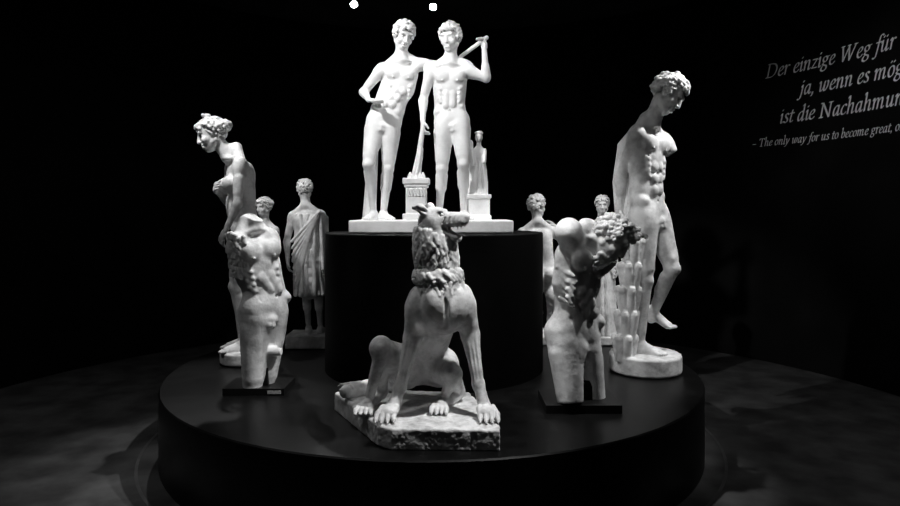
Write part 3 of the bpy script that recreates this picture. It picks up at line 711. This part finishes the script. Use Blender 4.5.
# ------------------------------------------------------------------ wall quotation (pen-drawn italic lettering)
GL = {
 'i': (.40, [[(0, .85), (.13, 1), (.13, .12), (.22, 0), (.36, .14)], ['d', (.13, 1.42)]]),
 'n': (.88, [[(0, .85), (.13, 1), (.13, .0)], [(.13, .55), (.33, .93), (.52, 1), (.61, .82), (.6, .12), (.69, 0), (.83, .14)]]),
 'm': (1.34, [[(0, .85), (.13, 1), (.13, .0)], [(.13, .55), (.33, .93), (.5, 1), (.58, .82), (.57, 0)], [(.57, .55), (.77, .93), (.96, 1), (1.04, .82), (1.03, .12), (1.12, 0), (1.26, .14)]]),
 'u': (.88, [[(0, .85), (.13, 1), (.12, .25), (.22, .01), (.42, .1), (.61, .5)], [(.62, 1), (.61, .12), (.7, 0), (.83, .14)]]),
 'h': (.88, [[(-.02, 1.58), (.13, 1.66), (.13, .0)], [(.13, .55), (.33, .93), (.52, 1), (.61, .82), (.6, .12), (.69, 0), (.83, .14)]]),
 'r': (.60, [[(0, .85), (.13, 1), (.13, .0)], [(.13, .55), (.3, .92), (.46, 1), (.55, .9)]]),
 'e': (.66, [[(.08, .45), (.36, .55), (.53, .78), (.42, .99), (.2, .88), (.05, .5), (.1, .13), (.28, 0), (.46, .06), (.6, .22)]]),
 'o': (.74, [[(.36, 1), (.12, .82), (.04, .45), (.14, .08), (.34, 0), (.55, .18), (.63, .55), (.54, .9), (.36, 1)]]),
 'c': (.62, [[(.54, .86), (.42, 1), (.2, .88), (.05, .5), (.1, .13), (.28, 0), (.46, .06), (.58, .2)]]),
 'a': (.80, [[(.56, .9), (.36, 1), (.12, .78), (.04, .35), (.14, .02), (.32, .08), (.54, .5)], [(.58, 1), (.55, .12), (.64, 0), (.77, .14)]]),
 'd': (.82, [[(.56, .9), (.36, 1), (.12, .78), (.04, .35), (.14, .02), (.32, .08), (.54, .5)], [(.44, 1.58), (.58, 1.66), (.56, .12), (.65, 0), (.78, .14)]]),
 'g': (.78, [[(.38, 1), (.14, .9), (.1, .6), (.3, .42), (.52, .55), (.56, .85), (.38, 1)], [(.52, .93), (.76, .98)], [(.24, .42), (.12, .22), (.3, .1), (.56, -.02), (.58, -.3), (.3, -.5), (.02, -.38), (.04, -.12), (.2, .08)]]),
 'z': (.66, ['L', [(.06, .94), (.54, .94)], [(.54, .94), (.04, .06)], [(.04, .06), (.58, .06)]]),
 's': (.58, [[(.46, .86), (.32, 1), (.12, .86), (.2, .6), (.4, .4), (.42, .12), (.22, 0), (.02, .12)]]),
 'f': (.52, [[(.66, 1.55), (.5, 1.66), (.32, 1.45), (.22, .5), (.12, -.3), (-.04, -.5), (-.18, -.42)], ['L', (.0, .97), (.5, .97)]]),
 't': (.50, [[(.24, 1.3), (.14, .4), (.16, .08), (.28, 0), (.42, .12)], ['L', (.0, .97), (.46, .97)]]),
 'l': (.40, [[(-.02, 1.58), (.13, 1.66), (.12, .12), (.22, 0), (.35, .14)]]),
 'b': (.76, [[(-.02, 1.58), (.13, 1.66), (.1, .3), (.2, .02), (.4, .04), (.6, .35), (.6, .8), (.44, .98), (.26, .88), (.11, .5)]]),
 'w': (1.12, [[(0, .88), (.1, 1), (.14, .5), (.16, .08), (.3, .02), (.5, .35), (.6, .98)], [(.58, .6), (.58, .1), (.72, .02), (.95, .4), (.98, .85), (.9, 1)]]),
 'y': (.78, [[(0, .88), (.12, 1), (.22, .5), (.28, .05)], [(.66, 1), (.58, .6), (.3, 0), (.06, -.42), (-.12, -.46)]]),
 'j': (.40, [[(.02, .85), (.16, 1), (.12, .2), (.04, -.3), (-.12, -.5), (-.24, -.42)], ['d', (.16, 1.42)]]),
 '\u00df': (.84, [[(-.16, -.42), (-.02, -.5), (.1, -.2), (.2, .8), (.3, 1.5), (.5, 1.66), (.66, 1.4), (.5, 1.1), (.42, .9), (.62, .6), (.66, .2), (.48, 0), (.3, .1)]]),
 'D': (1.30, ['L', [(.2, 1.5), (.2, .0)], [(0, 1.5), (.5, 1.5)], [(0, 0), (.5, 0)], ['C', (.45, 1.5), (.85, 1.42), (1.12, 1.1), (1.16, .7), (1.0, .25), (.7, .04), (.45, 0)]]),
 'W': (1.75, ['L', [(.15, 1.5), (.42, 0)], [(.42, 0), (.88, 1.4)], [(.86, 1.5), (1.12, 0)], [(1.12, 0), (1.64, 1.5)], [(0, 1.5), (.34, 1.5)], [(.72, 1.5), (1.02, 1.5)], [(1.48, 1.5), (1.8, 1.5)]]),
 'N': (1.42, ['L', [(.22, 0), (.22, 1.5)], [(.22, 1.5), (1.12, 0)], [(1.14, 0), (1.14, 1.5)], [(0, 1.5), (.26, 1.5)], [(.04, 0), (.42, 0)], [(.94, 1.5), (1.34, 1.5)]]),
 'A': (1.25, ['L', [(.08, 0), (.68, 1.5)], [(.66, 1.5), (1.02, 0)], [(.3, .5), (.88, .5)], [(-.08, 0), (.28, 0)], [(.82, 0), (1.2, 0)]]),
 'T': (1.08, ['L', [(.52, 1.5), (.52, 0)], [(.02, 1.5), (1.04, 1.5)], [(.3, 0), (.76, 0)], [(.03, 1.5), (.0, 1.26)], [(1.04, 1.5), (1.06, 1.26)]]),
 ',': (.34, [[(.1, .08), (.12, -.1), (.02, -.28)], ['d', (.1, .06)]]), '.': (.34, [['d', (.1, .06)]]),
 '\u2013': (.8, ['L', [(.0, .5), (.66, .5)]]), ' ': (.42, []),
}
GL['\u00fc'] = (GL['u'][0], GL['u'][1]+[['d', (.2, 1.38)], ['d', (.52, 1.38)]])
GL['\u00f6'] = (GL['o'][0], GL['o'][1]+[['d', (.2, 1.38)], ['d', (.52, 1.38)]])
def smooth_line(P, n=5):
    P = [np.array(p, float) for p in P]; Q = [P[0]]
    for i in range(len(P)-1):
        p0 = P[max(i-1, 0)]; p1 = P[i]; p2 = P[i+1]; p3 = P[min(i+2, len(P)-1)]
        for j in range(1, n+1):
            t = j/n; Q.append(.5*((2*p1)+(p2-p0)*t+(2*p0-5*p1+4*p2-p3)*t*t+(3*p1-p0-3*p2+p3)*t**3))
    return Q
def hull(pts):
    pts = sorted(set((round(p[0], 5), round(p[1], 5)) for p in pts))
    def half(ps):
        h = []
        for p in ps:
            while len(h) > 1 and (h[-1][0]-h[-2][0])*(p[1]-h[-2][1])-(h[-1][1]-h[-2][1])*(p[0]-h[-2][0]) <= 0: h.pop()
            h.append(p)
        return h
    a, b = half(pts), half(pts[::-1]); return a[:-1]+b[:-1]
NIB = []
for i in range(10):
    a = i/10*2*math.pi; u_, v_ = .1*math.cos(a), .04*math.sin(a); c_, s_ = math.cos(.5), math.sin(.5)
    NIB.append((u_*c_-v_*s_, u_*s_+v_*c_))
def wall_text(name, lines):
    e = empty(name, (CX, CY, 0))
    for ln, (txt, phi0, z0, xh, sp) in enumerate(lines):
        vs = []; fs = []; cx = 0.; R = RW-.006
        for ch in txt:
            w, st = GL[ch]; lin = False
            for sk in st:
                if sk == 'L': lin = True; continue
                pts = sk; l2 = lin
                if sk[0] == 'd': c = sk[1]; segs = [[(c[0]+1.35*q[0]*.9, c[1]+q[1]*1.9) for q in NIB]]
                else:
                    if sk[0] in ('L', 'C'): l2 = sk[0] == 'L'; pts = sk[1:]
                    pl_ = [np.array(p, float) for p in pts] if l2 else smooth_line(pts)
                    segs = [[(p[0]+q[0], p[1]+q[1]) for p in (pl_[i], pl_[i+1]) for q in NIB] for i in range(len(pl_)-1)]
                for sg in segs:
                    h_ = hull(sg); b = len(vs)
                    for x, y in h_:
                        X = (cx+x+.22*y)*xh; a = math.radians(phi0)-X/R
                        vs.append((R*math.cos(a), R*math.sin(a), z0+y*xh))
                    fs.append(tuple(range(b, len(vs))))
            cx += w*sp
        ob = mesh_obj('line_%d' % (ln+1), vs, fs, M_text); ob.parent = e
wall_text('wall_quotation', [
    ('Der einzige Weg f\u00fcr uns, gro\u00df,', 31.2, 3.26, .099, 1.12),
    ('ja, wenn es m\u00f6glich ist,', 25.8, 3.0, .099, 1.12),
    ('ist die Nachahmung der Alten.', 29.0, 2.72, .099, 1.12),
    ('\u2013 The only way for us to become great, or', 33.4, 2.48, .0575, 1.12)])

# ------------------------------------------------------------------ lamps
def spot(loc, tgt, W, ang, blend=.4, rad=.035, lens=True):
    d = Vector(tgt)-Vector(loc); q = d.to_track_quat('-Z', 'Y')
    e = empty('track_spotlight', loc)
    L = bpy.data.lights.new('lamp', 'SPOT'); L.energy = W; L.spot_size = math.radians(ang); L.spot_blend = blend; L.shadow_soft_size = rad
    o = bpy.data.objects.new('lamp', L); bpy.context.collection.objects.link(o); o.parent = e; o.rotation_mode = 'QUATERNION'; o.rotation_quaternion = q
    vs = []; fs = []; n = 24
    prof = [(.045, -.02), (.055, -.02), (.055, .16), (.02, .18), (.0, .18)]
    for i in range(n):
        a = 2*math.pi*i/n
        for r, z in prof: vs.append(q @ Vector((r*math.cos(a), r*math.sin(a), z+.03)))
    m = len(prof)
    for i in range(n):
        for j in range(m-1): fs.append((i*m+j, ((i+1) % n)*m+j, ((i+1) % n)*m+j+1, i*m+j+1))
    b = mesh_obj('housing', [tuple(v) for v in vs], fs, M_metal, True); b.parent = e
    top = q @ Vector((0, 0, .12)); hz = HC-loc[2]
    b = slab('stem', top.x-.012, top.x+.012, top.y-.012, top.y+.012, top.z, hz, M_metal); b.parent = e
    if lens:
        vs = [tuple(q @ Vector((.043*math.cos(2*math.pi*i/n), .043*math.sin(2*math.pi*i/n), .02))) for i in range(n)]
        b = mesh_obj('lens', vs, [tuple(range(n))], M_lens); b.parent = e
    return o
zl = 4.15
spot((-1.7, 3.5, zl), (-.15, 5.15, 2.3), 360, 42, .5)         # youths key, steep from the left
spot((.7, 3.2, zl), (-.05, 5.15, 2.3), 80, 36, .5)
spot((1.3, 3.2, zl), (-.1, 3.6, 1.2), 480, 34, .5)            # hound
spot((-1.2, 3.2, zl), (-.2, 3.6, 1.0), 60, 34, .5)
spot((3.0, 4.6, zl), (1.5, 5.0, 1.8), 420, 42, .5)            # male nude
spot((.4, 2.9, zl), (1.3, 5.0, 1.2), 110, 20, .5)  # added fill lamp, brightens the palm trunk and the nude's shaded side
spot((-.2, 3.8, zl), (.82, 4.1, 1.15), 350, 22, .5)           # male torso
spot((.0, 4.3, zl), (-1.3, 4.45, 1.15), 380, 28, .5)          # youth torso
spot((-2.6, 7.0, zl), (-1.75, 5.3, 1.7), 220, 30, .5)         # female nude, from behind
spot((-2.7, 4.2, zl), (-1.75, 5.3, 2.1), 110, 22, .5)
spot((-2.4, 4.4, zl), (-1.35, 5.9, 1.4), 210, 26, .5)         # draped youth
spot((1.9, 4.8, zl), (.85, 6.1, 1.5), 230, 20, .5)            # boy
spot((-.21, 8.1, 4.27), (-.1, 3.7, 1.3), 120, 30, .5)
spot((-1.18, 8.0, 4.27), (-.2, 5.2, 2.2), 100, 30, .5)
spot((2.8, 2.2, zl), (4.2, 5.5, 2.9), 230, 36, 1.)            # quotation wash
spot((-3.2, 3.2, zl), (-3.0, 4.5, 0), 75, 75, .9)             # floor
spot((3.2, 3.2, zl), (3.4, 4.6, 0), 75, 75, .9)

w = bpy.data.worlds.new('world'); bpy.context.scene.world = w; w.use_nodes = True
w.node_tree.nodes['Background'].inputs[0].default_value = (0, 0, 0, 1)

# ------------------------------------------------------------------ camera
cam = bpy.data.cameras.new('camera'); co = bpy.data.objects.new('camera', cam); bpy.context.collection.objects.link(co)
co.location = (0, 0, 1.72); co.rotation_euler = (math.pi/2, 0, 0)
cam.sensor_width = 36; cam.lens = 650/900*36; cam.shift_y = -41/900
bpy.context.scene.camera = co
bpy.context.scene.view_settings.view_transform = 'Standard'
print('done')
